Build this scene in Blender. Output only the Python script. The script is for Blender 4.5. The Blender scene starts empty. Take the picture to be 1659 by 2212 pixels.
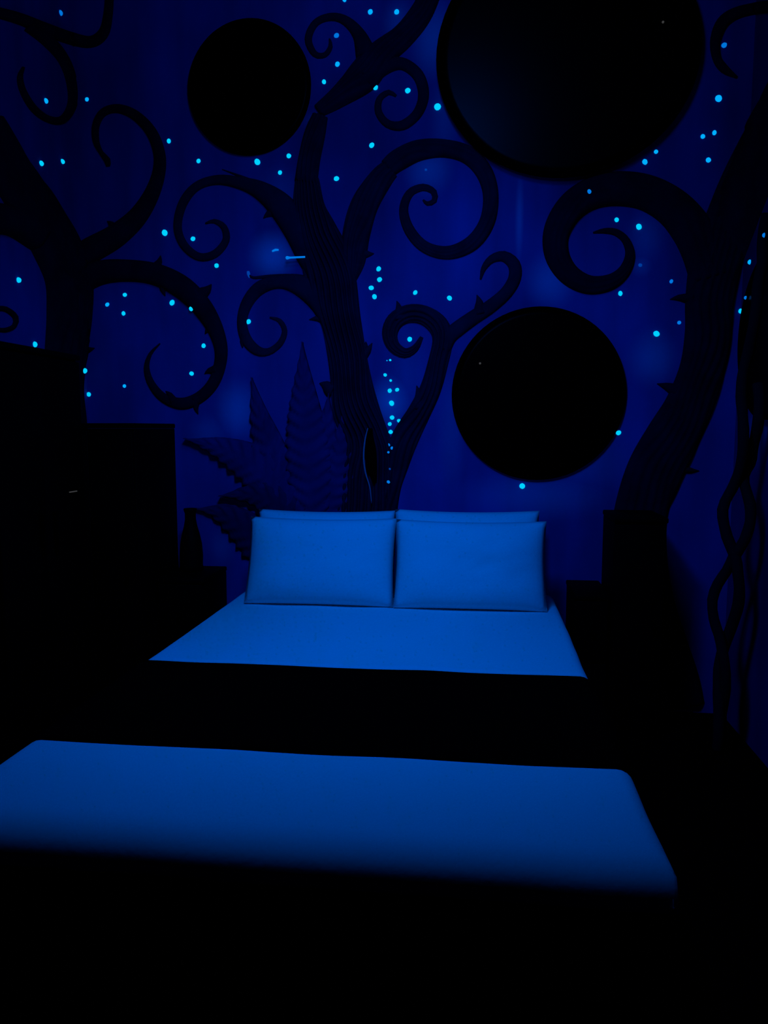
import bpy, bmesh, math, random
from mathutils import Vector, Matrix, noise

sc = bpy.context.scene
random.seed(7)

# ------------------------------------------------------------------ camera
FPX, CX, CY = 1661.0, 829.5, 1106.0
YAW, PITCH = math.radians(6.809), math.radians(6.219)
CAMZ = 1.46
cam_d = bpy.data.cameras.new('camera')
cam = bpy.data.objects.new('camera', cam_d)
sc.collection.objects.link(cam)
cam.location = (0, 0, CAMZ)
cam.rotation_euler = (math.pi / 2 - PITCH, 0, YAW)
cam_d.sensor_fit = 'AUTO'
cam_d.sensor_width = 36.0
cam_d.lens = FPX / 2212.0 * 36.0
cam_d.clip_start = 0.02
sc.camera = cam

# ------------------------------------------------------------------ world, light, exposure
w = bpy.data.worlds.new('world')
sc.world = w
w.use_nodes = True
w.node_tree.nodes['Background'].inputs[0].default_value = (0, 0, 0, 1)
w.node_tree.nodes['Background'].inputs[1].default_value = 0.0
vs = sc.view_settings
sc.display_settings.display_device = 'sRGB'
vs.view_transform = 'Standard'
vs.look = 'None'
vs.gamma = 1.0
vs.use_curve_mapping = False
vs.exposure = 0.0

LAMP_COL = (0.0, 0.150, 1.0)
# ultraviolet floodlight, then an added unseen fill for the upper wall: position, aim, watts, cone, lamp radius
LAMPS = [(Vector((-0.40, 1.80, 2.90)), Vector((-0.38, 3.40, 0.62)), 144.0, 126, 0.22),
         (Vector((-0.20, 1.95, 3.56)), Vector((-0.40, 4.00, 2.60)), 40.0, 150, 0.25)]
for P_, A_, W_, C_, S_ in LAMPS:
    ld = bpy.data.lights.new('blacklight_beam', 'SPOT')
    ld.energy = W_
    ld.color = LAMP_COL
    ld.spot_size = math.radians(C_)
    ld.spot_blend = 1.0
    ld.shadow_soft_size = S_
    lo = bpy.data.objects.new('blacklight_beam', ld)
    sc.collection.objects.link(lo)
    lo.location = P_
    lo.rotation_euler = (A_ - P_).to_track_quat('-Z', 'Y').to_euler()

# ------------------------------------------------------------------ room numbers
WY = 4.0          # mural wall
XL, XR = -2.10, 1.27
YF = -0.9         # wall behind the camera
ZC = 3.80

def ray(x, y):
    a, b, c = (x - CX) / FPX, 1.0, -(y - CY) / FPX
    cp, sp = math.cos(PITCH), math.sin(PITCH)
    b, c = b * cp + c * sp, -b * sp + c * cp
    cw, sw = math.cos(YAW), math.sin(YAW)
    return Vector((a * cw - b * sw, a * sw + b * cw, c))

def at_y(x, y, Y):
    r = ray(x, y); r = r * (Y / r.y)
    return Vector((r.x, r.y, r.z + CAMZ))

def at_z(x, y, z):
    r = ray(x, y); r = r * ((z - CAMZ) / r.z)
    return Vector((r.x, r.y, r.z + CAMZ))

def on_wall(x, y):
    """point of the mural walls seen at a place of the picture, with the wall's normal"""
    p = at_y(x, y, WY)
    if p.x < XL:
        r = ray(x, y); r = r * (XL / r.x)
        return Vector((XL, r.y, r.z + CAMZ)), Vector((1, 0, 0))
    if p.x > XR:
        r = ray(x, y); r = r * (XR / r.x)
        return Vector((XR, r.y, r.z + CAMZ)), Vector((-1, 0, 0))
    return p, Vector((0, -1, 0))

# ------------------------------------------------------------------ helpers
def obj(name, bm, m, parent=None, smooth=True, kind=None, label=None):
    if isinstance(bm, bmesh.types.BMesh):
        me = bpy.data.meshes.new(name)
        bmesh.ops.recalc_face_normals(bm, faces=bm.faces)
        bm.to_mesh(me); bm.free()
    else:
        me = bm
    if smooth:
        for p in me.polygons:
            p.use_smooth = True
    if not me.materials:
        me.materials.append(m)
    o = bpy.data.objects.new(name, me)
    sc.collection.objects.link(o)
    if parent is not None:
        o.parent = parent
        o.matrix_parent_inverse = Matrix.Translation(parent.location).inverted() if parent.type == 'EMPTY' else Matrix()
    if kind: o['kind'] = kind
    if label: o['label'] = label
    return o

def tag(o, label, cat, group=None):
    o['label'] = label; o['category'] = cat
    if group: o['group'] = group
    return o

def thing(name, loc, label, cat, group=None):
    o = bpy.data.objects.new(name, None)
    o.empty_display_size = 0.1
    sc.collection.objects.link(o)
    o.location = loc
    return tag(o, label, cat, group)

def bbox(x0, x1, y0, y1, z0, z1, bev=0.0, seg=2, bm=None):
    own = bmesh.new()
    bmesh.ops.create_cube(own, size=1.0)
    for v in own.verts:
        v.co = Vector(((x0 + x1) / 2 + v.co.x * (x1 - x0), (y0 + y1) / 2 + v.co.y * (y1 - y0), (z0 + z1) / 2 + v.co.z * (z1 - z0)))
    if bev > 0:
        bmesh.ops.bevel(own, geom=own.edges[:], offset=bev, segments=seg, affect='EDGES', profile=0.5)
    if bm is None:
        return own
    me = bpy.data.meshes.new('t'); own.to_mesh(me); own.free()
    bm.from_mesh(me); bpy.data.meshes.remove(me)
    return bm

def lathe(prof, n=24, c=(0, 0, 0), axis='Z'):
    bm = bmesh.new(); rings = []
    for r, z in prof:
        ring = []
        for k in range(n):
            a = 2 * math.pi * k / n
            q = (r * math.cos(a), r * math.sin(a), z)
            if axis == 'Y': q = (q[0], -q[2], q[1])      # outwards = -Y
            if axis == 'X': q = (-q[2], q[0], q[1])      # outwards = -X
            ring.append(bm.verts.new((c[0] + q[0], c[1] + q[1], c[2] + q[2])))
        rings.append(ring)
    for a, b in zip(rings, rings[1:]):
        for k in range(n):
            bm.faces.new((a[k], a[(k + 1) % n], b[(k + 1) % n], b[k]))
    bm.faces.new(rings[0][::-1]); bm.faces.new(rings[-1])
    return bm

def smooth_path(pts, step=7.0):
    """Catmull-Rom through (x, y, w) points"""
    P = [Vector(p) for p in pts]
    P = [P[0] * 2 - P[1]] + P + [P[-1] * 2 - P[-2]]
    out = []
    for i in range(1, len(P) - 2):
        a, b, c, d = P[i - 1:i + 3]
        n = max(2, int(((c - b).xy.length) / step))
        for k in range(n):
            t = k / n
            out.append(0.5 * ((2 * b) + (c - a) * t + (2 * a - 5 * b + 4 * c - d) * t * t + (3 * b - a - 3 * c + d) * t ** 3))
    out.append(P[-2].copy())
    for p in out:
        p.z = max(p.z, 0.6)
    return out

PXM = WY / FPX
def relief(pts, hmax=0.045, lift=0.0, nx=8, grooves=0, gdepth=0.3, step=7.0, hfac=0.62, seed=0):
    """rounded band of plaster relief that follows a drawn line on the walls; solid, flat back"""
    C = smooth_path(pts, step)
    bm = bmesh.new(); rows = []
    N = len(C)
    for i, p in enumerate(C):
        t = (C[min(i + 1, N - 1)] - C[max(i - 1, 0)])
        t.z = 0
        if t.length < 1e-6: t = Vector((1, 0, 0))
        t.normalize()
        n2 = Vector((-t.y, t.x, 0))
        h = min(hmax, hfac * p.z * PXM)
        row = []
        for k in range(nx + 1):
            u = -1 + 2 * k / nx
            q = p + n2 * (u * p.z)
            P, nn = on_wall(q.x, q.y)
            hh = h * math.sqrt(max(0.0, 1 - abs(u) ** 2.6))
            if grooves:
                wob = 1.1 * math.sin(i * 0.23 + seed) + 0.8 * math.sin(i * 0.11 + u * 3.0)
                g = abs(math.sin(u * grooves * math.pi / 2 + wob * 0.9))
                hh *= 1 - gdepth * (1 - g) ** 1.2 * (1 if abs(u) < 0.97 else 0)
            row.append(bm.verts.new(P + nn * (lift + 0.002 + hh)))
        # two back vertices close the section
        for u in (1, -1):
            q = p + n2 * (u * p.z)
            P, nn = on_wall(q.x, q.y)
            row.append(bm.verts.new(P + nn * max(0.0005, lift - .008)))
        rows.append(row)
    m = nx + 3
    for a, b in zip(rows, rows[1:]):
        for k in range(m):
            k2 = (k + 1) % m
            bm.faces.new((a[k], a[k2], b[k2], b[k]))
    bm.faces.new(rows[0][::-1]); bm.faces.new(rows[-1])
    return bm

def thorn(bx, by, tx, ty, hw, hook=6.0):
    """small hooked thorn"""
    d = Vector((tx - bx, ty - by)); n = Vector((-d.y, d.x)).normalized() if d.length else Vector((0, 1))
    mx, my = (bx + tx) / 2 + n.x * hook * 0.4, (by + ty) / 2 + n.y * hook * 0.4
    return relief([(bx - d.x * .35, by - d.y * .35, hw * 1.25), (bx, by, hw), (mx, my, hw * .62), (tx, ty, 0.8)], hmax=0.03, nx=4, step=9, hfac=0.9)

# ------------------------------------------------------------------ materials
def mat(name, col, rough=1.0, spec=0.0, metal=0.0, emit=None, estr=0.0, bump=None, vary=None):
    m = bpy.data.materials.new(name); m.use_nodes = True
    nt = m.node_tree; b = nt.nodes['Principled BSDF']
    b.inputs['Base Color'].default_value = (*col, 1)
    b.inputs['Roughness'].default_value = rough
    b.inputs['Specular IOR Level'].default_value = spec
    b.inputs['Metallic'].default_value = metal
    if emit:
        b.inputs['Emission Color'].default_value = (*emit, 1)
        b.inputs['Emission Strength'].default_value = estr
    tc = nt.nodes.new('ShaderNodeTexCoord')
    if vary:
        sc_, lo_, hi_ = vary
        nz = nt.nodes.new('ShaderNodeTexNoise'); nz.inputs['Scale'].default_value = sc_
        nz.inputs['Detail'].default_value = 3
        nt.links.new(tc.outputs['Object'], nz.inputs['Vector'])
        mr = nt.nodes.new('ShaderNodeMapRange')
        mr.inputs[1].default_value = .3; mr.inputs[2].default_value = .7
        mr.inputs[3].default_value = lo_; mr.inputs[4].default_value = hi_
        nt.links.new(nz.outputs[0], mr.inputs[0])
        mx = nt.nodes.new('ShaderNodeVectorMath'); mx.operation = 'SCALE'
        mx.inputs[0].default_value = col
        nt.links.new(mr.outputs[0], mx.inputs['Scale'])
        nt.links.new(mx.outputs[0], b.inputs['Base Color'])
    if bump:
        sc_, st_, di_ = bump
        nz = nt.nodes.new('ShaderNodeTexNoise'); nz.inputs['Scale'].default_value = sc_
        nz.inputs['Detail'].default_value = 4
        nt.links.new(tc.outputs['Object'], nz.inputs['Vector'])
        bp = nt.nodes.new('ShaderNodeBump')
        bp.inputs['Strength'].default_value = st_; bp.inputs['Distance'].default_value = di_
        nt.links.new(nz.outputs[0], bp.inputs['Height'])
        nt.links.new(bp.outputs[0], b.inputs['Normal'])
    return m

M = {}
M['cloth'] = mat('white_cotton', (0.80, 0.80, 0.80), bump=(60, 0.12, 0.004))
M['black_cloth'] = mat('black_satin', (0.0012, 0.0012, 0.0012), bump=(40, 0.2, 0.004))
M['bark'] = mat('dark_bark_plaster', (0.016, 0.012, 0.034), vary=(9, 0.75, 1.25), bump=(30, 0.35, 0.006))
M['bark_dark'] = mat('dark_bark_paint', (0.008, 0.006, 0.018), vary=(9, 0.75, 1.25), bump=(30, 0.35, 0.006))  # darker copy of the bark, weaker light on the side trees put into colour
M['vine'] = mat('vine_bark', (0.010, 0.008, 0.012), bump=(50, 0.4, 0.004))
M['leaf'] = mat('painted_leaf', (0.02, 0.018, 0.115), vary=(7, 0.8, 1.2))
M['leaf_dark'] = mat('painted_leaf_dark', (0.015, 0.012, 0.065), vary=(7, 0.8, 1.2))  # darker leaf copy, shade on the lower leaves put into colour
M['hollow'] = mat('knot_hollow', (0.001, 0.001, 0.001))
M['pale'] = mat('pale_paint_line', (0.10, 0.22, 0.32))  # colour of the painted highlight beside the knot
M['black'] = mat('black_lacquer', (0.0010, 0.0010, 0.0010), rough=0.6, spec=0.02, vary=(4, .8, 1.2))
M['black2'] = mat('black_frame', (0.0006, 0.0006, 0.0006), rough=1.0, spec=0.0)
M['mirror'] = mat('dark_mirror_glass', (0.005, 0.005, 0.005), rough=0.33, spec=0.0, metal=1.0)
M['mirror_black'] = mat('black_mirror_glass', (0.0015, 0.0015, 0.0015), rough=0.33, spec=0.0, metal=1.0)
M['ceramic'] = mat('dark_glaze', (0.0015, 0.0015, 0.0018), rough=0.5, spec=0.03)
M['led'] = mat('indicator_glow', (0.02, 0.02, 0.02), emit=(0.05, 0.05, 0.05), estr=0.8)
M['floor'] = mat('black_carpet', (0.0010, 0.0010, 0.0010), bump=(180, 0.4, 0.004), vary=(20, .7, 1.2))
M['ceil'] = mat('black_ceiling_paint', (0.0012, 0.0012, 0.0014), bump=(80, 0.1, 0.002))
M['lamp_glass'] = mat('blacklight_lens', (0.02, 0.01, 0.05), rough=.2, emit=(0.0, 0.15, 1.0), estr=1.5)
M['lamp_body'] = mat('lamp_housing', (0.002, 0.002, 0.002), rough=.5, spec=.1)
def star_mat(i, col, s):
    return mat('glow_paint_%d' % i, (0.0, 0.15, 0.2), emit=col, estr=s)
STAR = [star_mat(0, (0.0, 0.60, 1.0), 1.05), star_mat(1, (0.0, 0.42, 1.0), 1.0), star_mat(2, (0.0, 0.20, 0.80), 0.85), star_mat(3, (0.0, 0.06, 0.45), 0.6)]

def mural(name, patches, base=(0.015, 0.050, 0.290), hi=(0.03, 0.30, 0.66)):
    """airbrushed night-blue paint with cloudy strokes and soft pale orbs"""
    m = bpy.data.materials.new(name); m.use_nodes = True
    nt = m.node_tree; N = nt.nodes; L = nt.links
    b = N['Principled BSDF']
    b.inputs['Roughness'].default_value = 1.0
    b.inputs['Specular IOR Level'].default_value = 0.0
    tc = N.new('ShaderNodeTexCoord')
    def nzs(scale, vec, det=3):
        mp = N.new('ShaderNodeMapping'); mp.inputs['Scale'].default_value = vec
        L.new(tc.outputs['Object'], mp.inputs[0])
        n = N.new('ShaderNodeTexNoise'); n.inputs['Scale'].default_value = scale; n.inputs['Detail'].default_value = det
        L.new(mp.outputs[0], n.inputs['Vector'])
        return n.outputs[0]
    cloud = nzs(1.6, (1, 1, .7))
    streak = nzs(7.0, (1, 1, .12), 2)
    mr = N.new('ShaderNodeMapRange'); mr.inputs[1].default_value = .32; mr.inputs[2].default_value = .72
    mr.inputs[3].default_value = 0.68; mr.inputs[4].default_value = 1.28
    L.new(cloud, mr.inputs[0])
    mr2 = N.new('ShaderNodeMapRange'); mr2.inputs[1].default_value = .3; mr2.inputs[2].default_value = .7
    mr2.inputs[3].default_value = 0.84; mr2.inputs[4].default_value = 1.14
    L.new(streak, mr2.inputs[0])
    mu = N.new('ShaderNodeMath'); mu.operation = 'MULTIPLY'
    L.new(mr.outputs[0], mu.inputs[0]); L.new(mr2.outputs[0], mu.inputs[1])
    sc_ = N.new('ShaderNodeVectorMath'); sc_.operation = 'SCALE'; sc_.inputs[0].default_value = base
    L.new(mu.outputs[0], sc_.inputs['Scale'])
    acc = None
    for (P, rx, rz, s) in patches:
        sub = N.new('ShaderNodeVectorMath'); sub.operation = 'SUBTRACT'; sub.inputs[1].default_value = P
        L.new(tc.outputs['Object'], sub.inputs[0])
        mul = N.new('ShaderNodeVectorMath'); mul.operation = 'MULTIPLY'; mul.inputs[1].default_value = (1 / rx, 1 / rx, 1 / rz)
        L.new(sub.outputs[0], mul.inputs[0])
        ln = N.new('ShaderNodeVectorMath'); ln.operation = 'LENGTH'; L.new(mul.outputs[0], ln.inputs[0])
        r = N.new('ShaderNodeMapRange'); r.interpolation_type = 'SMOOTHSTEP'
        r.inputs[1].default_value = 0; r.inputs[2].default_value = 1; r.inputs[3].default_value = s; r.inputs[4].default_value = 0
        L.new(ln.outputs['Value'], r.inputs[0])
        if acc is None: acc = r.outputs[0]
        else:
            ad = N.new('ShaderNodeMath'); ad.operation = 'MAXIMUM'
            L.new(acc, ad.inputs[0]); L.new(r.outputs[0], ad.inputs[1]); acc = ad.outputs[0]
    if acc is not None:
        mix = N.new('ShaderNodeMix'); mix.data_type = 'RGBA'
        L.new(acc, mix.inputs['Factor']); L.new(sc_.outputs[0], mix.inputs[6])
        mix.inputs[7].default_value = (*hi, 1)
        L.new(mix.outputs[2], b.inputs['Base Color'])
    else:
        L.new(sc_.outputs[0], b.inputs['Base Color'])
    nb = N.new('ShaderNodeTexNoise'); nb.inputs['Scale'].default_value = 14
    L.new(tc.outputs['Object'], nb.inputs['Vector'])
    bp = N.new('ShaderNodeBump'); bp.inputs['Strength'].default_value = .15; bp.inputs['Distance'].default_value = .01
    L.new(nb.outputs[0], bp.inputs['Height']); L.new(bp.outputs[0], b.inputs['Normal'])
    return m

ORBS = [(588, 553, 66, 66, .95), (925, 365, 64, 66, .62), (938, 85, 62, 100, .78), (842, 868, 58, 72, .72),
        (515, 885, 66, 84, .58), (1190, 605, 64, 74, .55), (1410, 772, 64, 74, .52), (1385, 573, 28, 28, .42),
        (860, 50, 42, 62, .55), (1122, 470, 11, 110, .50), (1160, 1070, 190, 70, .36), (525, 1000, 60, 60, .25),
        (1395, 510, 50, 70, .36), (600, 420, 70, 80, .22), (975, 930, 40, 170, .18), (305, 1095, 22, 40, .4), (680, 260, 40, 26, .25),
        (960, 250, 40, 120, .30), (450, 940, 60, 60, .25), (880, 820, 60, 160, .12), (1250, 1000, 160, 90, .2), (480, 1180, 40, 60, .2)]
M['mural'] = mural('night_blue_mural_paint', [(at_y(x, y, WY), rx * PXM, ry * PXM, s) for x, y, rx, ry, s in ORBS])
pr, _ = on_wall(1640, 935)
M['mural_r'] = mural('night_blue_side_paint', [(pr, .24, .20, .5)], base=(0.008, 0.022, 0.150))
pl, _ = on_wall(176, 835)
M['mural_l'] = mural('night_blue_left_paint', [(pl, .14, .14, .3)])

# ------------------------------------------------------------------ room shell
T = 0.12
def struct(name, bm, m):
    return obj(name, bm, m, smooth=False, kind='structure')
struct('floor', bbox(XL - T, XR + T, YF - T, WY + T, -T, 0), M['floor'])
struct('ceiling', bbox(XL - T, XR + T, YF - T, WY + T, ZC, ZC + T), M['ceil'])
struct('wall_back', bbox(XL - T, XR + T, WY, WY + T, 0, ZC), M['mural'])
struct('wall_left', bbox(XL - T, XL, YF, WY, 0, ZC), M['mural_l'])
struct('wall_right', bbox(XR, XR + T, YF, WY, 0, ZC), M['mural_r'])
struct('wall_front', bbox(XL - T, XR + T, YF - T, YF, 0, ZC), M['black'])

# ------------------------------------------------------------------ blacklight lamp and added fill lamp (their light is set at the top)
for (LAMP, AIM, W_, C_, S_), lab in zip(LAMPS, ('black ultraviolet floodlight on the ceiling above the foot of the bed', 'small black ultraviolet floodlight on the ceiling nearer the mural')):
    lt = thing('blacklight_floodlight', (LAMP.x, LAMP.y, ZC), lab, 'lamp')
    R = (AIM - LAMP).to_track_quat('-Z', 'Y').to_matrix().to_4x4()
    k = 1.0 if W_ > 100 else .7
    bm = bbox(-.17 * k, .17 * k, -.12 * k, .12 * k, .03, .11, .015)
    bmesh.ops.transform(bm, matrix=Matrix.Translation(LAMP) @ R, verts=bm.verts)
    obj('housing', bm, M['lamp_body'], lt)
    bm = bbox(-.15 * k, .15 * k, -.10 * k, .10 * k, .015, .0295, .004)
    bmesh.ops.transform(bm, matrix=Matrix.Translation(LAMP) @ R, verts=bm.verts)
    obj('lens', bm, M['lamp_glass'], lt)
    obj('bracket', bbox(LAMP.x - .02, LAMP.x + .02, LAMP.y - .06, LAMP.y - .02, LAMP.z + .10, ZC - .001, .004), M['lamp_body'], lt)

# ------------------------------------------------------------------ bed
BX0, BX1 = -1.205, 0.402
BYF, BYH = 1.470, 3.88
BZ = 0.62
BXC = (BX0 + BX1) / 2

def axis_samples(a, b, r, drop, n, lo=True, hi=True, narc=5, ndrop=3):
    """positions across a cover and how far each hangs below the top"""
    out = []
    if lo:
        for k in range(ndrop):
            out.append((a, r + drop * (1 - k / ndrop)))
        for k in range(narc):
            t = math.pi / 2 * k / narc
            out.append((a + r * (1 - math.cos(t)), r * (1 - math.sin(t))))
    s, e = (a + r if lo else a), (b - r if hi else b)
    for k in range(n + 1):
        out.append((s + (e - s) * k / n, 0.0))
    if hi:
        for k in range(narc - 1, -1, -1):
            t = math.pi / 2 * k / narc
            out.append((b - r * (1 - math.cos(t)), r * (1 - math.sin(t))))
        for k in range(ndrop - 1, -1, -1):
            out.append((b, r + drop * (1 - k / ndrop)))
    return out

def cover(xs, ys, ztop, amp=0.004, lift=0.0, rough=2.0, cxy=(BXC, 2.7), edge=0.0):
    bm = bmesh.new(); rows = []
    for j, (y, dy) in enumerate(ys):
        row = []
        for x, dx in xs:
            d = max(dx, dy)
            nz = noise.noise(Vector((x * rough, y * rough, 3.1))) * amp + noise.noise(Vector((x * 6, y * 6, 9.1))) * amp * .35
            ox = (x - cxy[0]); oy = (y - cxy[1])
            hx = lift * (1 if ox > 0 else -1) if dx > 0.02 else 0
            hy = lift * (1 if oy > 0 else -1) if dy > 0.02 else 0
            yy = y + hy + (edge * noise.noise(Vector((x * 2.3, j * 0.01, 1.7))))
            sag = 0.0
            row.append(bm.verts.new((x + hx + (nz * .6 if dx else 0), yy + (nz * .6 if dy else 0), ztop + lift - d + nz)))
        rows.append(row)
    for a, b in zip(rows, rows[1:]):
        for k in range(len(xs) - 1):
            bm.faces.new((a[k], a[k + 1], b[k + 1], b[k]))
    bmesh.ops.remove_doubles(bm, verts=bm.verts, dist=.0006)
    return bm

bed = thing('bed', (BXC, (BYF + BYH) / 2, 0), 'double bed with black base and mattress under the white bedding', 'bed')
obj('bed_base', bbox(BX0 + .05, BX1 - .05, BYF + .06, BYH - .02, .09, .30, .015), M['black'], bed)
obj('mattress', bbox(BX0 + .03, BX1 - .03, BYF + .035, BYH, .301, .595, .045, 4), M['black_cloth'], bed)
for sx in (BX0 + .14, BX1 - .14):
    for sy in (BYF + .16, BYH - .16):
        obj('leg', lathe([(.028, 0.0), (.034, .02), (.036, .0895)], 14, (sx, sy, 0)), M['black'], bed)
for i in range(1):
    obj('headboard_rail', bbox(BX0 + .05, BX1 - .05, BYH + .004, BYH + .05, .08, .60, .01), M['black'], bed)

xs = axis_samples(BX0, BX1, .045, .055, 36)
ys = axis_samples(BYF - .01, BYH, .070, .030, 60, True, False)
du = obj('duvet', cover(xs, ys, BZ, .006), M['cloth'])
so = du.modifiers.new('thickness', 'SOLIDIFY'); so.thickness = 0.012; so.offset = -1
tag(du, 'white fluorescing bed cover smoothed over the mattress, glowing blue', 'bed cover')

RY0, RY1 = at_z(790, 1634, BZ).y, at_z(790, 1451, BZ).y
xs2 = axis_samples(BX0, BX1, .045, .20, 44)
ys2 = [(RY0 + (RY1 - RY0) * k / 18, 0.0) for k in range(19)]
rn = obj('bed_runner', cover(xs2, ys2, BZ, .006, lift=.007, edge=.012), M['black_cloth'])
so = rn.modifiers.new('thickness', 'SOLIDIFY'); so.thickness = 0.004; so.offset = 1
tag(rn, 'wide black runner lying across the white bed cover', 'bed runner')

# ------------------------------------------------------------------ pillows
def pillow(x0, x1, ybase, height, thick, lean, seed, dents=.010, twist=0.0):
    nx, nz = 30, 24
    bm = bmesh.new(); g = {}
    a, b = (x1 - x0) / 2, height / 2
    for side in (0, 1):
        for i in range(nx + 1):
            for j in range(nz + 1):
                u, v = -1 + 2 * i / nx, -1 + 2 * j / nz
                edge = i in (0, nx) or j in (0, nz)
                if side and edge:
                    g[1, i, j] = g[0, i, j]; continue
                X = a * u * (1 - .025 * (1 - v * v))
                Z = b * v * (1 - .055 * (1 - u * u) * (1 if v > 0 else .3))
                th = thick / 2 * ((1 - u ** 4) * (1 - v ** 4)) ** .62
                th *= 1 + .12 * noise.noise(Vector((u * 1.6 + seed, v * 1.6, side * 3)))
                th -= abs(noise.noise(Vector((u * 3 + seed, v * 3, 5)))) * dents * (1 - u * u) * (1 - v * v)
                Y = -th if side == 0 else th
                g[side, i, j] = bm.verts.new((X, Y, Z))
    for side in (0, 1):
        for i in range(nx):
            for j in range(nz):
                bm.faces.new((g[side, i, j], g[side, i + 1, j], g[side, i + 1, j + 1], g[side, i, j + 1]))
    Mx = Matrix.Rotation(-lean, 4, 'X') @ Matrix.Rotation(twist, 4, 'Y')
    bmesh.ops.transform(bm, matrix=Mx, verts=bm.verts)
    zmin = min(v.co.z for v in bm.verts)
    bmesh.ops.translate(bm, verts=bm.verts, vec=((x0 + x1) / 2, ybase, BZ + .006 - zmin))
    return bm
def px_x(px, py, Y): return at_y(px, py, Y).x
YFp, YRp = 3.59, 3.79
tag(obj('pillow', pillow(px_x(563, 1110, 3.87), px_x(855, 1110, 3.87), YRp, .432, .16, math.radians(13), 1.0), M['cloth']),
    'white pillow standing at the back on the left, only its top edge showing', 'pillow', 'pillows at the head of the bed')
tag(obj('pillow', pillow(px_x(855, 1110, 3.87), px_x(1164, 1110, 3.87), YRp, .440, .16, math.radians(13), 2.0), M['cloth']),
    'white pillow standing at the back on the right, only its top edge showing', 'pillow', 'pillows at the head of the bed')
tag(obj('pillow', pillow(px_x(533, 1200, 3.58), px_x(853, 1200, 3.58), YFp, .428, .19, math.radians(20), 3.3), M['cloth']),
    'plump white pillow leaning in front on the left half of the bed', 'pillow', 'pillows at the head of the bed')
tag(obj('pillow', pillow(px_x(853, 1200, 3.58), px_x(1182, 1200, 3.58), YFp - .01, .425, .19, math.radians(20), 4.7), M['cloth']),
    'plump white pillow leaning in front on the right half of the bed', 'pillow', 'pillows at the head of the bed')

# ------------------------------------------------------------------ centre tree
def tree(name, px, py, label):
    p, n = on_wall(px, py)
    return thing(name, (p.x, p.y, 0), label, 'tree relief')
ct = tree('tree_relief', 790, 1112, 'dark grooved tree relief with curling branches on the wall behind the pillows')
B = M['bark']
trunk = obj('trunk', relief([(785, 1235, 66), (785, 1180, 65), (787, 1112, 62), (797, 1040, 60), (798, 985, 57), (788, 940, 50), (768, 880, 50), (755, 800, 43),
             (738, 700, 43), (718, 620, 54), (704, 560, 54), (683, 500, 45), (668, 450, 35), (664, 395, 27), (664, 382, 24)],
             hmax=.058, nx=84, grooves=9, gdepth=.62, step=6), B, ct)
def add(parent, name, pts, m=None, thorns=(), **kw):
    o = obj(name, relief(pts, **kw), m or B, parent)
    for th in thorns:
        obj('thorn', thorn(*th[:4], th[4] * 1.25, *th[5:]), m or B, o)
    return o
for th in [(700, 690, 668, 691, 8), (712, 840, 690, 828, 13), (782, 770, 804, 741, 10), (786, 752, 790, 738, 6)]:
    obj('thorn', thorn(*th[:4], th[4] * 1.25), B, trunk)
add(ct, 'branch', [(828, 1200, 24), (834, 1110, 24), (842, 1050, 25), (856, 1000, 28), (876, 945, 29), (905, 892, 25), (930, 840, 23), (946, 785, 22), (956, 735, 22),
         (946, 703, 23), (916, 681, 21), (882, 678, 20), (853, 694, 19), (842, 722, 17), (851, 749, 14), (875, 763, 11), (897, 752, 8), (911, 728, 4)],
    thorns=[(862, 680, 857, 650, 9), (905, 870, 900, 833, 10), (848, 735, 862, 742, 6)], nx=36, grooves=4, gdepth=.55)
add(ct, 'branch', [(958, 755, 16), (970, 728, 17), (990, 710, 17), (1022, 687, 16), (1060, 662, 15), (1094, 632, 14), (1112, 600, 14), (1110, 571, 14), (1088, 554, 12), (1062, 560, 9),
         (1045, 580, 6), (1038, 604, 2)], thorns=[(1036, 668, 1030, 637, 10)], nx=10)
add(ct, 'branch', [(661, 394, 25), (668, 345, 24), (680, 290, 23), (692, 250, 17)], nx=28, grooves=4, gdepth=.4)
add(ct, 'branch', [(688, 240, 15), (735, 208, 24), (785, 165, 36), (818, 122, 31), (868, 82, 26), (908, 32, 25), (936, -30, 22), (955, -85, 17), (985, -125, 10), (1020, -135, 3)], nx=28, grooves=4, gdepth=.4)
add(ct, 'branch', [(790, 172, 24), (828, 146, 18), (868, 138, 14), (903, 163, 13), (915, 205, 12), (902, 245, 11), (870, 271, 11), (838, 268, 9), (818, 243, 8), (820, 214, 7),
         (840, 200, 6), (856, 208, 3)])
add(ct, 'branch', [(792, 120, 24), (776, 76, 15), (748, 46, 11), (716, 37, 9), (682, 50, 8), (666, 85, 8), (680, 117, 7), (702, 119, 6), (714, 101, 5), (712, 84, 2)])
add(ct, 'branch', [(758, 610, 10), (764, 565, 25), (770, 505, 30), (788, 442, 30), (822, 388, 26), (842, 366, 22)],
    thorns=[(780, 546, 808, 548, 10)], nx=28, grooves=4, gdepth=.4)
add(ct, 'branch', [(838, 364, 21), (862, 345, 24), (905, 325, 23), (960, 321, 20), (1010, 335, 20), (1045, 371, 19), (1060, 422, 17), (1052, 480, 17), (1020, 525, 17), (970, 546, 15),
         (920, 535, 13), (886, 500, 12), (872, 455, 10), (885, 418, 9), (914, 405, 8), (937, 415, 7), (938, 434, 6), (923, 440, 5), (914, 432, 2)], nx=18, grooves=3, gdepth=.3)
add(ct, 'branch', [(690, 605, 18), (672, 560, 28), (645, 500, 31), (608, 447, 29), (565, 413, 21), (520, 396, 14), (470, 389, 11), (425, 403, 10), (395, 440, 10), (384, 490, 9),
         (398, 530, 9), (430, 555, 9), (464, 549, 9), (488, 520, 8), (484, 491, 7), (463, 478, 5), (444, 483, 2)],
    thorns=[(592, 458, 569, 472, 9), (565, 400, 480, 366, 4, 2)], nx=12)
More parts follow.
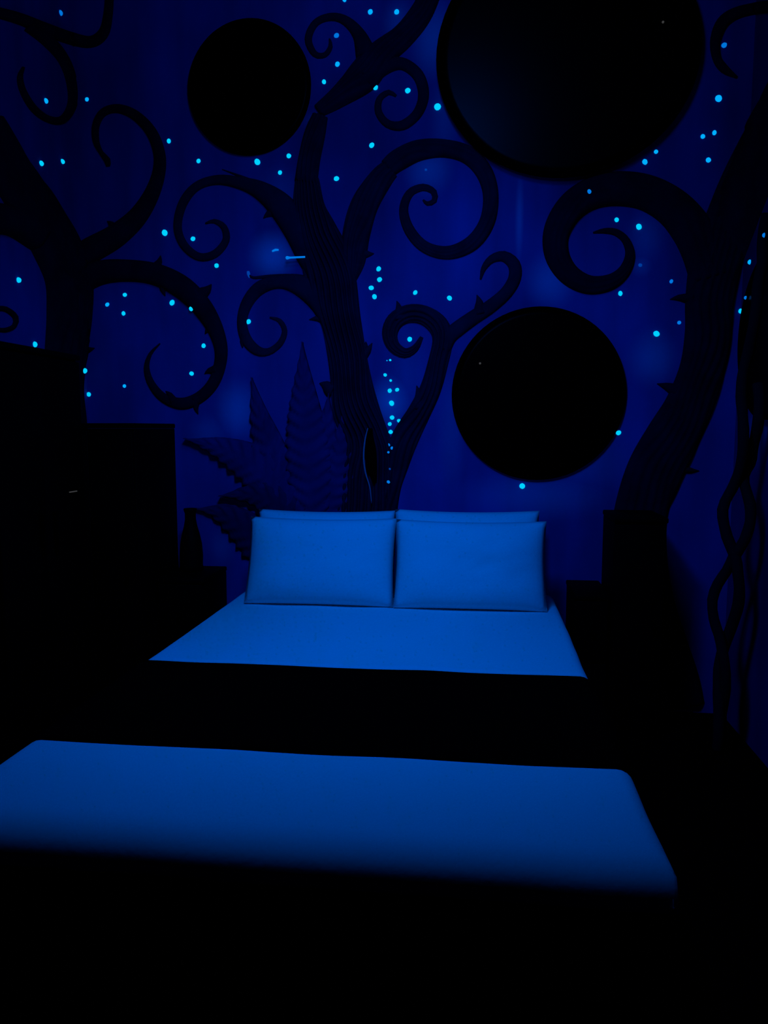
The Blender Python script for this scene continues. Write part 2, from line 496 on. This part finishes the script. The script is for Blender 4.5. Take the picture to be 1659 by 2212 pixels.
add(ct, 'branch', [(715, 700, 20), (694, 652, 27), (652, 618, 24), (605, 609, 15), (562, 622, 15), (534, 655, 13), (523, 695, 11), (532, 733, 12), (555, 757, 11), (580, 760, 8),
         (605, 742, 7), (615, 715, 6), (604, 693, 5), (583, 686, 2)], thorns=[(528, 728, 524, 752, 7)], nx=12)
add(ct, 'twig', [(680, 606, 7), (630, 597, 5), (585, 597, 4), (548, 600, 3), (538, 594, 2)], nx=5)
# knot hole as a raised black strip; pale strip beside it paints a highlight
kn = obj('knot_hole', relief([(803, 925, 4), (802, 955, 10), (804, 990, 13), (808, 1020, 10), (814, 1042, 3)], lift=.056, hmax=.005, nx=8), M['hollow'], ct)
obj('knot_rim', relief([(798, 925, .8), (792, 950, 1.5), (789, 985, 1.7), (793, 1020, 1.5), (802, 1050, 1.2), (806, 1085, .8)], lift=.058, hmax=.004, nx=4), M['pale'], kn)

# ------------------------------------------------------------------ left tree, running round the corner
lt2 = tree('tree_relief', 140, 1000, 'black tree relief with thorny spirals in the corner above the tall cabinets')
D = M['bark_dark']
tk = add(lt2, 'trunk', [(-35, 270, 42), (18, 365, 46), (72, 448, 50), (118, 528, 52), (148, 600, 52), (150, 680, 50), (142, 760, 46), (135, 830, 42), (138, 920, 46), (138, 1040, 52), (138, 1250, 60)],
    m=D, thorns=[(178, 755, 205, 752, 9)], nx=20, grooves=6, gdepth=.3)
add(lt2, 'branch', [(-35, 470, 36), (25, 478, 33), (85, 512, 34)], m=D)
add(lt2, 'branch', [(128, 590, 32), (188, 546, 29), (250, 510, 26), (300, 465, 21), (334, 405, 16), (346, 345, 13), (330, 290, 12), (295, 251, 11), (256, 235, 10), (224, 243, 9), (208, 270, 8),
         (208, 305, 7), (219, 330, 5), (232, 346, 7), (234, 360, 4)], m=D, thorns=[(245, 492, 232, 478, 8)], nx=10)
add(lt2, 'branch', [(150, 620, 30), (215, 590, 27), (280, 585, 24), (340, 594, 24), (395, 622, 25), (438, 665, 22), (467, 715, 17), (478, 765, 14), (465, 820, 13), (435, 856, 13), (395, 872, 13),
         (355, 860, 10), (328, 830, 8), (317, 795, 6), (325, 765, 4), (346, 742, 1.5)], m=D,
    thorns=[(338, 575, 347, 552, 8), (436, 635, 457, 614, 12), (352, 612, 357, 640, 8), (460, 705, 443, 722, 9), (462, 800, 442, 808, 8), (372, 862, 358, 845, 7), (424, 868, 428, 895, 7)], nx=12)
add(lt2, 'branch', [(-25, 22, 12), (40, 40, 13), (95, 62, 14), (150, 82, 14), (195, 91, 13), (222, 75, 12), (233, 40, 10), (236, -20, 9), (220, -65, 8), (185, -80, 6), (160, -60, 2)], m=D)
add(lt2, 'branch', [(60, 55, 14), (100, 86, 14), (135, 127, 12), (153, 175, 11), (155, 225, 10), (135, 258, 9), (105, 258, 8), (73, 236, 8), (50, 200, 7), (42, 168, 6), (50, 145, 3)], m=D)
add(lt2, 'branch', [(-14, 666, 5), (12, 668, 6), (32, 685, 6), (30, 704, 5), (10, 713, 5), (-14, 710, 4)], m=D)

# ------------------------------------------------------------------ right tree
rt = tree('tree_relief', 1390, 1300, 'broad black tree relief with one huge spiral beside the right bedside table')
tk = add(rt, 'trunk', [(1735, 150, 48), (1665, 285, 52), (1612, 395, 55), (1578, 480, 56), (1548, 560, 57), (1533, 650, 53), (1530, 720, 51), (1516, 800, 49), (1487, 880, 52), (1450, 950, 58),
         (1414, 1020, 61), (1386, 1100, 58), (1377, 1200, 64), (1384, 1300, 72), (1402, 1400, 84), (1420, 1480, 92), (1428, 1532, 95)],
    m=D, thorns=[(1484, 645, 1447, 647, 9), (1470, 850, 1419, 829, 14), (1468, 1010, 1510, 1017, 9)], nx=24, grooves=7, gdepth=.3)
add(rt, 'branch', [(1535, 600, 46), (1518, 545, 46), (1495, 497, 46), (1455, 450, 43), (1400, 418, 40), (1340, 408, 38), (1280, 418, 35), (1232, 450, 32), (1203, 500, 29), (1203, 550, 27),
         (1228, 592, 24), (1270, 615, 21), (1315, 611, 18), (1347, 588, 14), (1361, 552, 11), (1352, 520, 9), (1330, 502, 8), (1305, 499, 6), (1281, 503, 2)], m=D, nx=16, grooves=4, gdepth=.2)
add(rt, 'branch', [(1790, 90, 18), (1690, 20, 14), (1615, 22, 13), (1566, 44, 14), (1546, 85, 12), (1548, 125, 10), (1565, 150, 10), (1592, 168, 3)], m=D)

# ------------------------------------------------------------------ leaves of the plant relief beside the trunk
def leaf_bm(pts, wmax, lift, ribs=11, seed=0.0, side=(1.0, 1.0)):
    C = smooth_path([(x, y, 1) for x, y in pts], 5.0)
    N = len(C); bm = bmesh.new(); rows = []
    nx = 10
    for i, p in enumerate(C):
        s = i / (N - 1)
        t = C[min(i + 1, N - 1)] - C[max(i - 1, 0)]; t.z = 0; t.normalize()
        n2 = Vector((-t.y, t.x, 0))
        wd = 1.05 * wmax * (math.sin(math.pi * min(1, (s * .84 + .16)) ** .85) ** 1.15 if s < .999 else 0.02)
        wd = max(wd, .6)
        row = []
        for k in range(nx + 1):
            u = -1 + 2 * k / nx
            au = abs(u)
            ph = (s * ribs - au * 1.1) * 2 * math.pi
            scal = 1 + .055 * math.sin(ph) * (au > .9)
            q = p.xy + n2.xy * (u * wd * scal * side[0 if u < 0 else 1]) - t.xy * 0
            P, nn = on_wall(q.x, q.y)
            h = .020 * (1 - au) ** .6 + .0105 * math.sin(ph) * min(1, au * 2.2) * min(1, wd / 20) - .006 * (au < .05)
            row.append(bm.verts.new(P + nn * (lift + .010 + h)))
        for u in (1, -1):
            q = p.xy + n2.xy * (u * wd * side[0 if u < 0 else 1])
            P, nn = on_wall(q.x, q.y)
            row.append(bm.verts.new(P + nn * (lift * .4)))
        rows.append(row)
    m = nx + 3
    for a, b in zip(rows, rows[1:]):
        for k in range(m):
            bm.faces.new((a[k], a[(k + 1) % m], b[(k + 1) % m], b[k]))
    bm.faces.new(rows[0][::-1]); bm.faces.new(rows[-1])
    return bm
pp, _ = on_wall(670, 1120)
pl_ = thing('leaf_plant_relief', (pp.x, pp.y, 0), 'ribbed pointed leaves in relief fanning out left of the grooved trunk', 'plant relief')
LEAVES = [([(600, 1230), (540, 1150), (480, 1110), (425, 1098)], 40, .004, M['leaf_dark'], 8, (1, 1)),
          ([(700, 1150), (722, 1060), (735, 980), (742, 890)], 36, .012, M['leaf'], 11, (1, 1)),
          ([(655, 1160), (676, 1060), (700, 960), (712, 850)], 44, .010, M['leaf'], 12, (1, 1)),
          ([(640, 1110), (600, 1000), (566, 900), (546, 816)], 40, .014, M['leaf'], 10, (1.0, .75)),
          ([(650, 1110), (570, 1020), (490, 972), (402, 947)], 44, .022, M['leaf'], 12, (1, 1)),
          ([(680, 1130), (668, 980), (660, 860), (656, 740)], 44, .030, M['leaf'], 14, (1, 1)),
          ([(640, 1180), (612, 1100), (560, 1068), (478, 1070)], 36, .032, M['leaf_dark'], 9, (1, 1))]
for i, (pts, wd, lf, m_, rb, sd) in enumerate(LEAVES):
    obj('leaf', leaf_bm(pts, wd, lf, rb, i, sd), m_, pl_)

# ------------------------------------------------------------------ twisted vine standing in the right corner
YV = 3.50
def vine_strand(pts, r, z_end=None, ph=0.0):
    C_ = smooth_path([(x, y, 1) for x, y in pts], 14.0)
    P = [at_y(p.x, p.y, YV) for p in C_]
    P = [Vector((min(p.x, XR - .075), p.y + .035 * math.sin(ph + i * .33), max(p.z, .03))) for i, p in enumerate(P)]
    cu = bpy.data.curves.new('v', 'CURVE'); cu.dimensions = '3D'
    sp = cu.splines.new('POLY'); sp.points.add(len(P) - 1)
    for q, p in zip(sp.points, P):
        q.co = (*p, 1)
    cu.bevel_depth = r; cu.bevel_resolution = 3; cu.use_fill_caps = True
    o = bpy.data.objects.new('v', cu)
    sc.collection.objects.link(o)
    dg = bpy.context.evaluated_depsgraph_get()
    me = bpy.data.meshes.new_from_object(o.evaluated_get(dg))
    bpy.data.objects.remove(o); bpy.data.curves.remove(cu)
    for v in me.vertices:
        v.co += Vector((noise.noise(v.co * 14), noise.noise(v.co * 14 + Vector((5, 0, 0))), 0)) * .004
    return me
vp = at_y(1556, 1500, YV)
vt = thing('twisted_vine', (vp.x, vp.y, 0), 'black twisted vine of two strands standing in the right corner below the mirror', 'vine')
obj('strand', vine_strand([(1700, 460), (1672, 525), (1650, 570), (1632, 630), (1625, 690), (1621, 750), (1610, 810), (1603, 870), (1600, 940), (1600, 1000), (1590, 1045), (1572, 1085), (1566, 1120),
      (1572, 1160), (1584, 1200), (1590, 1250), (1591, 1300), (1584, 1350), (1570, 1400), (1556, 1450), (1550, 1510), (1548, 1560), (1546, 1615)], .0235), M['vine'], vt)
obj('strand', vine_strand([(1730, 830), (1700, 880), (1662, 940), (1634, 990), (1612, 1030), (1614, 1060), (1619, 1090), (1616, 1125), (1602, 1165), (1582, 1205), (1572, 1235), (1555, 1265), (1544, 1300),
      (1546, 1340), (1556, 1390), (1562, 1450), (1562, 1510), (1562, 1560), (1566, 1615)], .0230, ph=3.14), M['vine'], vt)

# ------------------------------------------------------------------ round mirrors
def mirror(cx, cy, a, b, label, plane='Y', grey_spot=None, off=0.0):
    c, n = on_wall(cx, cy)
    if plane == 'X':
        ra, rb = a, b
    else:
        l, r = at_y(cx - a, cy, WY), at_y(cx + a, cy, WY)
        t, d = at_y(cx, cy - b, WY), at_y(cx, cy + b, WY)
        c = Vector(((l.x + r.x) / 2, WY, (t.z + d.z) / 2)); ra, rb = (r.x - l.x) / 2, (t.z - d.z) / 2
    t_ = thing('round_mirror', c, label, 'mirror', 'round dark mirrors on the mural walls')
    def disc(prof, name, m, n_=72):
        bm = lathe([(r, z) for r, z in prof], n_, (0, 0, 0), 'Y' if plane == 'Y' else 'X')
        for v in bm.verts:
            if plane == 'Y': v.co.x *= ra; v.co.z *= rb
            else: v.co.y *= ra; v.co.z *= rb
            v.co += c
        return obj(name, bm, m, t_)
    b0 = off
    disc([(.99, b0 + .001), (.996, b0 + .008), (.992, b0 + .020), (.978, b0 + .024), (.966, b0 + .022), (.958, b0 + .015), (.95, b0 + .002)], 'frame', M['black2'])
    disc([(.957, b0 + .004), (.957, b0 + .016), (.90, b0 + .0163), (.02, b0 + .0166)], 'glass', M['mirror'] if off > .01 else M['mirror_black'])
    if off > .01:
        obj('mount', bbox(c.x - .1, c.x + .1, WY - off - .002, WY - .0005, c.z - .1, c.z + .1, .004), M['black2'], t_)
    if grey_spot:
        p = at_y(grey_spot[0], grey_spot[1], WY - off - .0175)
        obj('indicator_light', lathe([(.0055, -.0), (.0055, .003), (.003, .004)], 10, p, 'Y'), M['led'], t_, label='tiny grey indicator light')  # glows in place of a small grey reflection on the glass
    return t_
mirror(540.5, 190, 133, 148, 'smaller dark oval mirror hanging high on the left of the tree')
mirror(1227, 117, 285, 274, 'largest dark round mirror cut by the top of the picture', grey_spot=(1432, 48), off=.032)
mirror(1164, 849.5, 189, 188, 'black round mirror beside the bed, right of the forked trunk', grey_spot=(1037, 785))
# the fourth hangs on the right-hand wall
p1, _ = on_wall(1613, 740)
mirr4 = None
def side_mirror():
    r = .37
    cY = p1.y - r; zc = p1.z
    t_ = thing('round_mirror', (XR, cY, zc), 'black round mirror on the right-hand wall, cut by the edge of the picture', 'mirror', 'round dark mirrors on the mural walls')
    for prof, name, m in (([(.99, .001), (.996, .02), (.990, .040), (.975, .044), (.962, .04), (.958, .03), (.95, .002)], 'frame', M['black2']),
                          ([(.957, .006), (.957, .030), (.90, .0305), (.02, .031)], 'glass', M['mirror_black'])):
        bm = lathe(prof, 72, (0, 0, 0), 'X')
        for v in bm.verts:
            v.co.y *= r; v.co.z *= r
            v.co += Vector((XR, cY, zc))
        obj(name, bm, m, t_)
side_mirror()

# ------------------------------------------------------------------ furniture, black in the dark
def cabinet(name, x0, x1, y0, y1, z1, label, cat, face='-Y', doors=1, drawers=0, group=None, plinth=.06, ledp=None):
    t = thing(name, ((x0 + x1) / 2, (y0 + y1) / 2, 0), label, cat, group)
    d = .018
    if face == '-Y': body = (x0, x1, y0 + d, y1)
    else: body = (x0, x1 - d, y0, y1)
    obj('body', bbox(*body, plinth, z1 - .025, .004), M['black'], t)
    obj('top', bbox(x0 - .004, x1 + .004, y0 - .004, y1 + .0, z1 - .0245, z1, .006), M['black'], t)
    i = .03
    obj('plinth', bbox(x0 + i, x1 - i, y0 + i, y1 - i, 0.0, plinth - .0005), M['black'], t)
    n = drawers or doors
    for k in range(n):
        if drawers:
            za, zb = plinth + .01 + (z1 - .035 - plinth) * k / n, plinth + .004 + (z1 - .035 - plinth) * (k + 1) / n
            fa = (0, 1)
        else:
            za, zb = plinth + .01, z1 - .033
            fa = (k / n, (k + 1) / n)
        if face == '-Y':
            xa, xb = x0 + .004 + (x1 - x0 - .008) * fa[0], x0 + .004 + (x1 - x0 - .008) * fa[1] - .003
            f = obj('drawer' if drawers else 'door', bbox(xa, xb, y0, y0 + d - .001, za, zb, .003), M['black'], t)
            hx = (xa + xb) / 2 if drawers else xb - .035
            obj('knob', lathe([(.007, 0), (.006, .012), (.013, .018), (.013, .024), (.006, .028)], 14, (hx, y0, (za + zb) / 2), 'Y'), M['black2'], f)
        else:
            ya, yb = y0 + .004 + (y1 - y0 - .008) * fa[0], y0 + .004 + (y1 - y0 - .008) * fa[1] - .003
            f = obj('drawer' if drawers else 'door', bbox(x1 - d + .001, x1, ya, yb, za, zb, .003), M['black'], t)
            hy = yb - .05 if k == 0 else ya + .05
            zz = (za + zb) / 2 + .1
            obj('handle', bbox(x1 + .0005, x1 + .018, hy - .006, hy + .006, zz - .09, zz + .09, .004), M['black2'], f)
    return t

# bedside tables
za = at_y(400, 1221, 3.96).z
cabinet('bedside_table', at_y(290, 1000, 3.42).x + .015, at_y(489, 1225, 3.96).x, 3.60, 3.96, za, 'black bedside table left of the bed carrying the dark bottle vase', 'bedside table', drawers=2)
zb = at_y(1260, 1253, 3.96).z
cabinet('bedside_table', at_y(1222, 1253, 3.96).x + .005, at_y(1299, 1253, 3.96).x - .016, 3.60, 3.96, zb, 'narrow black bedside table right of the bed', 'bedside table', drawers=2)
x_ = at_y(1301, 1101, 3.92).x + .006
cabinet('cabinet', x_, x_ + .23, 3.58, 3.92, at_y(1320, 1101, 3.92).z, 'slim black cabinet in front of the broad tree trunk', 'cabinet', doors=1)
# tall cabinets along the left wall
xb = at_y(290, 1000, 3.42).x
cabinet('tall_cabinet', XL + .075, xb, 3.42, 3.92, at_y(240, 914, 3.42).z, 'tall black cabinet by the corner, lower than the wardrobe', 'cabinet', doors=2)
xa = at_y(176, 860, 3.38).x
wz = at_y(150, 768, 3.38).z
wr = cabinet('wardrobe', XL + .075, xa, 2.72, 3.38, wz, 'tallest black wardrobe against the left wall, with a small grey light', 'wardrobe', face='X', doors=2)
# a thin grey glowing strip on its door
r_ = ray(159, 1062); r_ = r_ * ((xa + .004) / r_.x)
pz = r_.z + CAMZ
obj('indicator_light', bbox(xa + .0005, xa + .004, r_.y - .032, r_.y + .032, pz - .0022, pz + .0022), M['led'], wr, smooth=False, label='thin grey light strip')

# bottle vase on the left bedside table
vx = at_y(414, 1215, 3.82)
vz = za
vase = obj('bottle_vase', lathe([(.050, .0005), (.062, .006), (.058, .03), (.060, .08), (.056, .14), (.046, .19), (.034, .235), (.028, .27), (.028, .30), (.034, .318), (.033, .326), (.024, .322), (.02, .27), (.0, .268)][:-1], 28, (vx.x, 3.82, vz)), M['ceramic'])
tag(vase, 'dark bottle-shaped vase standing on the left bedside table', 'vase')

# ------------------------------------------------------------------ glow rod and glowing highlight marks by the tree
p, n = on_wall(636, 556)
ra, rb = at_y(617, 557, WY - .05), at_y(659, 555, WY - .045)
rod_bm = lathe([(.003, 0), (.0075, .003), (.0085, .010), (.0062, .017), (.0048, .025), (.0045, (rb - ra).length)], 10)
bmesh.ops.transform(rod_bm, matrix=Matrix.Translation(ra) @ (rb - ra).to_track_quat('Z', 'Y').to_matrix().to_4x4(), verts=rod_bm.verts)
rod = obj('glow_rod', rod_bm, STAR[2])
tag(rod, 'short glowing blue rod sticking out level from the trunk above the left curl', 'glow rod')
p, n = on_wall(595, 540)
gd = obj('glow_arc', relief([(588, 543, 1.6), (595, 540, 2.4), (602, 540, 1.6)], hmax=.006, nx=4), STAR[2])  # glowing stroke put in for the highlight on the orb
tag(gd, 'tiny curved glowing stroke inside the pale painted orb', 'glow mark')
gd = obj('glow_tip', relief([(536, 586, 2.5), (537, 592, 3.4), (539, 600, 1.4)], hmax=.012, nx=4), STAR[3])  # highlight on the twig end, built as a glowing strip
tag(gd, 'faint blue glowing tip at the end of the straight twig', 'glow mark')

# ------------------------------------------------------------------ glow stars
G = 'glowing star dots on the mural'
STARS = [  # picture x, y, radius, brightness class, what it is next to
 (130, 28, 4.5, 2, 'dim blue glow dot inside the curl at the top left'),
 (98, 218, 5, 1, 'cyan glow dot inside the narrow upright curl at the far left'),
 (188, 215, 4, 1, 'small cyan glow dot right of the narrow upright curl, far left'),
 (88, 353, 5.5, 0, 'left dot of the cyan pair above the left tree limb'),
 (134, 349, 5, 0, 'right dot of the cyan pair above the left tree limb'),
 (365, 305, 4.5, 0, 'cyan glow dot between the tall left curl and the oval mirror'),
 (429, 348, 4.5, 0, 'cyan glow dot lower left of the oval mirror'),
 (556, 350, 6.5, 0, 'bright cyan glow dot directly under the oval mirror'),
 (624, 337, 5, 0, 'cyan glow dot under the right edge of the oval mirror'),
 (605, 373, 4.5, 0, 'cyan glow dot under the oval mirror, lowest of three there'),
 (727, 386, 5.5, 0, 'cyan glow dot right of the upper trunk, below the gap between branches'),
 (803, 314, 5.5, 0, 'cyan glow dot above the large right curl of the centre tree'),
 (700, 177, 4.5, 0, 'cyan glow dot just right of the oval mirror'),
 (729, 139, 5, 1, 'cyan glow dot below the faint top curl of the centre tree'),
 (727, 77, 5, 2, 'dim blue glow dot inside the faint top curl of the centre tree'),
 (800, 26, 5, 1, 'cyan glow dot at the top, left of the topmost branch'),
 (857, 26, 5, 1, 'cyan glow dot at the top touching the topmost branch'),
 (744, 0, 4, 1, 'cyan glow dot cut by the upper edge of the picture'),
 (811, 189, 5.5, 0, 'cyan glow dot left above the small spiral at the upper centre'),
 (881, 196, 5.5, 0, 'cyan glow dot inside the small spiral at the upper centre'),
 (945, 231, 7, 0, 'large cyan glow dot beside the left rim of the largest mirror'),
 (356, 503, 6.5, 0, 'large cyan glow dot left of the upper left spiral of the centre tree'),
 (417, 516, 5, 0, 'cyan glow dot inside the upper left spiral of the centre tree'),
 (468, 574, 5, 0, 'cyan glow dot just below the upper left spiral of the centre tree'),
 (537, 695, 5.5, 0, 'cyan glow dot on the inner rim of the lower left spiral'),
 (39, 605, 6, 0, 'cyan glow dot at the left edge under the black limb'),
 (74, 744, 6, 0, 'cyan glow dot at the left edge above the wardrobe'),
 (270, 637, 4.5, 0, 'top dot of three beside the left tree trunk inside the thorny spiral'),
 (232, 658, 4.5, 1, 'left dot of three beside the left tree trunk inside the thorny spiral'),
 (267, 677, 4.5, 0, 'bottom dot of three beside the left tree trunk inside the thorny spiral'),
 (372, 654, 6, 0, 'large cyan glow dot under the top bend of the thorny spiral'),
 (413, 667, 5, 0, 'cyan glow dot at the upper right inside the thorny spiral'),
 (440, 747, 5, 0, 'cyan glow dot at the middle right inside the thorny spiral'),
 (414, 807, 5, 0, 'cyan glow dot at the lower right inside the thorny spiral'),
 (269, 834, 4, 1, 'small blue glow dot left of the thorny spiral tip'),
 (182, 801, 6, 0, 'upper cyan glow dot at the edge of the left trunk above the cabinet'),
 (192, 852, 5, 0, 'lower cyan glow dot at the edge of the left trunk above the cabinet'),
 (818, 581, 5.5, 0, 'topmost dot of four right of the trunk above the fork'),
 (820, 604, 5.5, 0, 'second dot of four right of the trunk above the fork'),
 (802, 622, 5.5, 0, 'third dot of four right of the trunk above the fork'),
 (809, 641, 5.5, 0, 'lowest dot of four right of the trunk above the fork'),
 (897, 632, 5, 0, 'cyan glow dot above the small hooked curl of the right limb'),
 (971, 644, 5.5, 0, 'cyan glow dot above the fork of the right limb'),
 (885, 733, 5.5, 0, 'cyan glow dot inside the small hooked curl of the right limb'),
 (843, 778, 2.6, 0, 'tiny dot at the top of the column rising from the trunk fork'),
 (836, 779, 1.4, 1, 'tiniest dot left of the column top above the trunk fork'),
 (832, 810, 4, 0, 'dot leaning left in the upper column above the trunk fork'),
 (844, 822, 3, 0, 'small dot in the upper column above the trunk fork'),
 (842, 844, 5, 0, 'left dot of the side-by-side pair in the column above the fork'),
 (858, 842, 4.5, 0, 'right dot of the side-by-side pair in the column above the fork'),
 (846, 871, 6, 0, 'largest dot in the middle of the column above the trunk fork'),
 (847, 902, 5.2, 0, 'dot below the largest one in the column above the fork'),
 (842, 916, 4.5, 0, 'second lowest dot of the column, just over the fork'),
 (862, 909, 4.5, 0, 'dot out to the right near the bottom of the column'),
 (844, 933, 5, 0, 'lowest bright dot sitting in the crotch of the trunk fork'),
 (840, 961, 3.2, 2, 'upper dim dot of three on the bark below the fork'),
 (847, 968, 3.8, 2, 'right dim dot of three on the bark below the fork'),
 (839, 977, 2.8, 2, 'lower dim dot of three on the bark below the fork'),
 (842, 1013, 2.5, 3, 'barely glowing dot on the bark midway down the trunk base'),
 (839, 1041, 3.8, 2, 'dim blue dot on the bark above the pillows'),
 (1128, 1050, 6.5, 0, 'large cyan glow dot right under the round mirror beside the bed'),
 (1336, 935, 5.5, 0, 'cyan glow dot at the lower right rim of the mirror beside the bed'),
 (1340, 634, 5, 0, 'cyan glow dot under the huge spiral of the right tree'),
 (1380, 490, 6, 0, 'brighter right dot inside the huge spiral of the right tree'),
 (1332, 475, 4.8, 0, 'left dot inside the huge spiral of the right tree'),
 (1273, 414, 4.5, 2, 'dim blue dot lying on the huge black spiral itself'),
 (1418, 721, 6.5, 0, 'large cyan glow dot between the bedside mirror and the right trunk'),
 (1450, 608, 4, 2, 'dim blue dot above the thorn of the right trunk'),
 (1467, 697, 4, 2, 'dim blue dot below the thorn of the right trunk'),
 (1383, 573, 4, 3, 'faint blue dot right of the inner end of the huge spiral'),
 (1601, 672, 5, 0, 'bright dot between the right trunk and the side-wall mirror'),
 (1612, 643, 4, 2, 'dim blue dot at the upper left rim of the side-wall mirror'),
 (1621, 566, 5, 1, 'cyan glow dot above the side-wall mirror right of the trunk'),
 (1652, 508, 4.5, 2, 'dim blue dot at the right picture edge above the side-wall mirror'),
 (1552, 213, 6.5, 1, 'large cyan glow dot right of the largest mirror'),
 (1564, 98, 5, 2, 'dim blue dot inside the arc at the top right'),
 (1543, 287, 4.5, 1, 'right dot of the close pair right of the largest mirror'),
 (1518, 295, 4.5, 1, 'left dot of the close pair right of the largest mirror'),
 (1530, 346, 5, 1, 'cyan glow dot left of the right trunk below the close pair'),
 (1417, 328, 4.2, 1, 'upper dot at the lower right rim of the largest mirror'),
 (1393, 350, 5.5, 1, 'lower dot at the lower right rim of the largest mirror'),
 (920, 367, 2.6, 3, 'faint speck inside the pale orb of the large right curl'),
]
bpy.context.view_layer.update()
DG = bpy.context.evaluated_depsgraph_get()
for i, (x, y, r, cls, lab) in enumerate(STARS):
    P, nn = on_wall(x, y)
    hit, hp, hn, hi_, ho, hm = sc.ray_cast(DG, Vector((0, 0, CAMZ)), ray(x, y).normalized())
    if hit and (hp - P).length < .45:          # a dot that sits on bark or on a rim instead of the bare wall
        P = hp
    depth = (P - Vector((0, 0, CAMZ))).length
    rm = r * depth / FPX * .93
    lift = .0015
    bm = bmesh.new()
    bmesh.ops.create_icosphere(bm, subdivisions=2, radius=1.0)
    bmesh.ops.delete(bm, geom=[v for v in bm.verts if v.co.z < -.05], context='VERTS')
    sq = random.uniform(.9, 1.1); an = random.uniform(0, 3.14)
    for v in bm.verts:
        k = 1 + .10 * noise.noise(v.co * 2.0 + Vector((i * 3.3, 0, 0)))
        v.co = Vector((v.co.x * k * sq, v.co.y * k / sq, max(0, v.co.z) * (.45 if abs(nn.y) > .5 else .95)))
    hl = [e for e in bm.edges if e.is_boundary]
    bmesh.ops.holes_fill(bm, edges=hl)
    q = nn.to_track_quat('Z', 'Y').to_matrix().to_4x4()
    # circles on the side walls are seen at a slant, so they are real circles here too
    bmesh.ops.transform(bm, matrix=q @ Matrix.Rotation(an, 4, 'Z') @ Matrix.Scale(rm, 4), verts=bm.verts)
    o = obj('glow_star', bm, STAR[cls])
    o.location = P + nn * lift
    tag(o, lab, 'glow star', G)
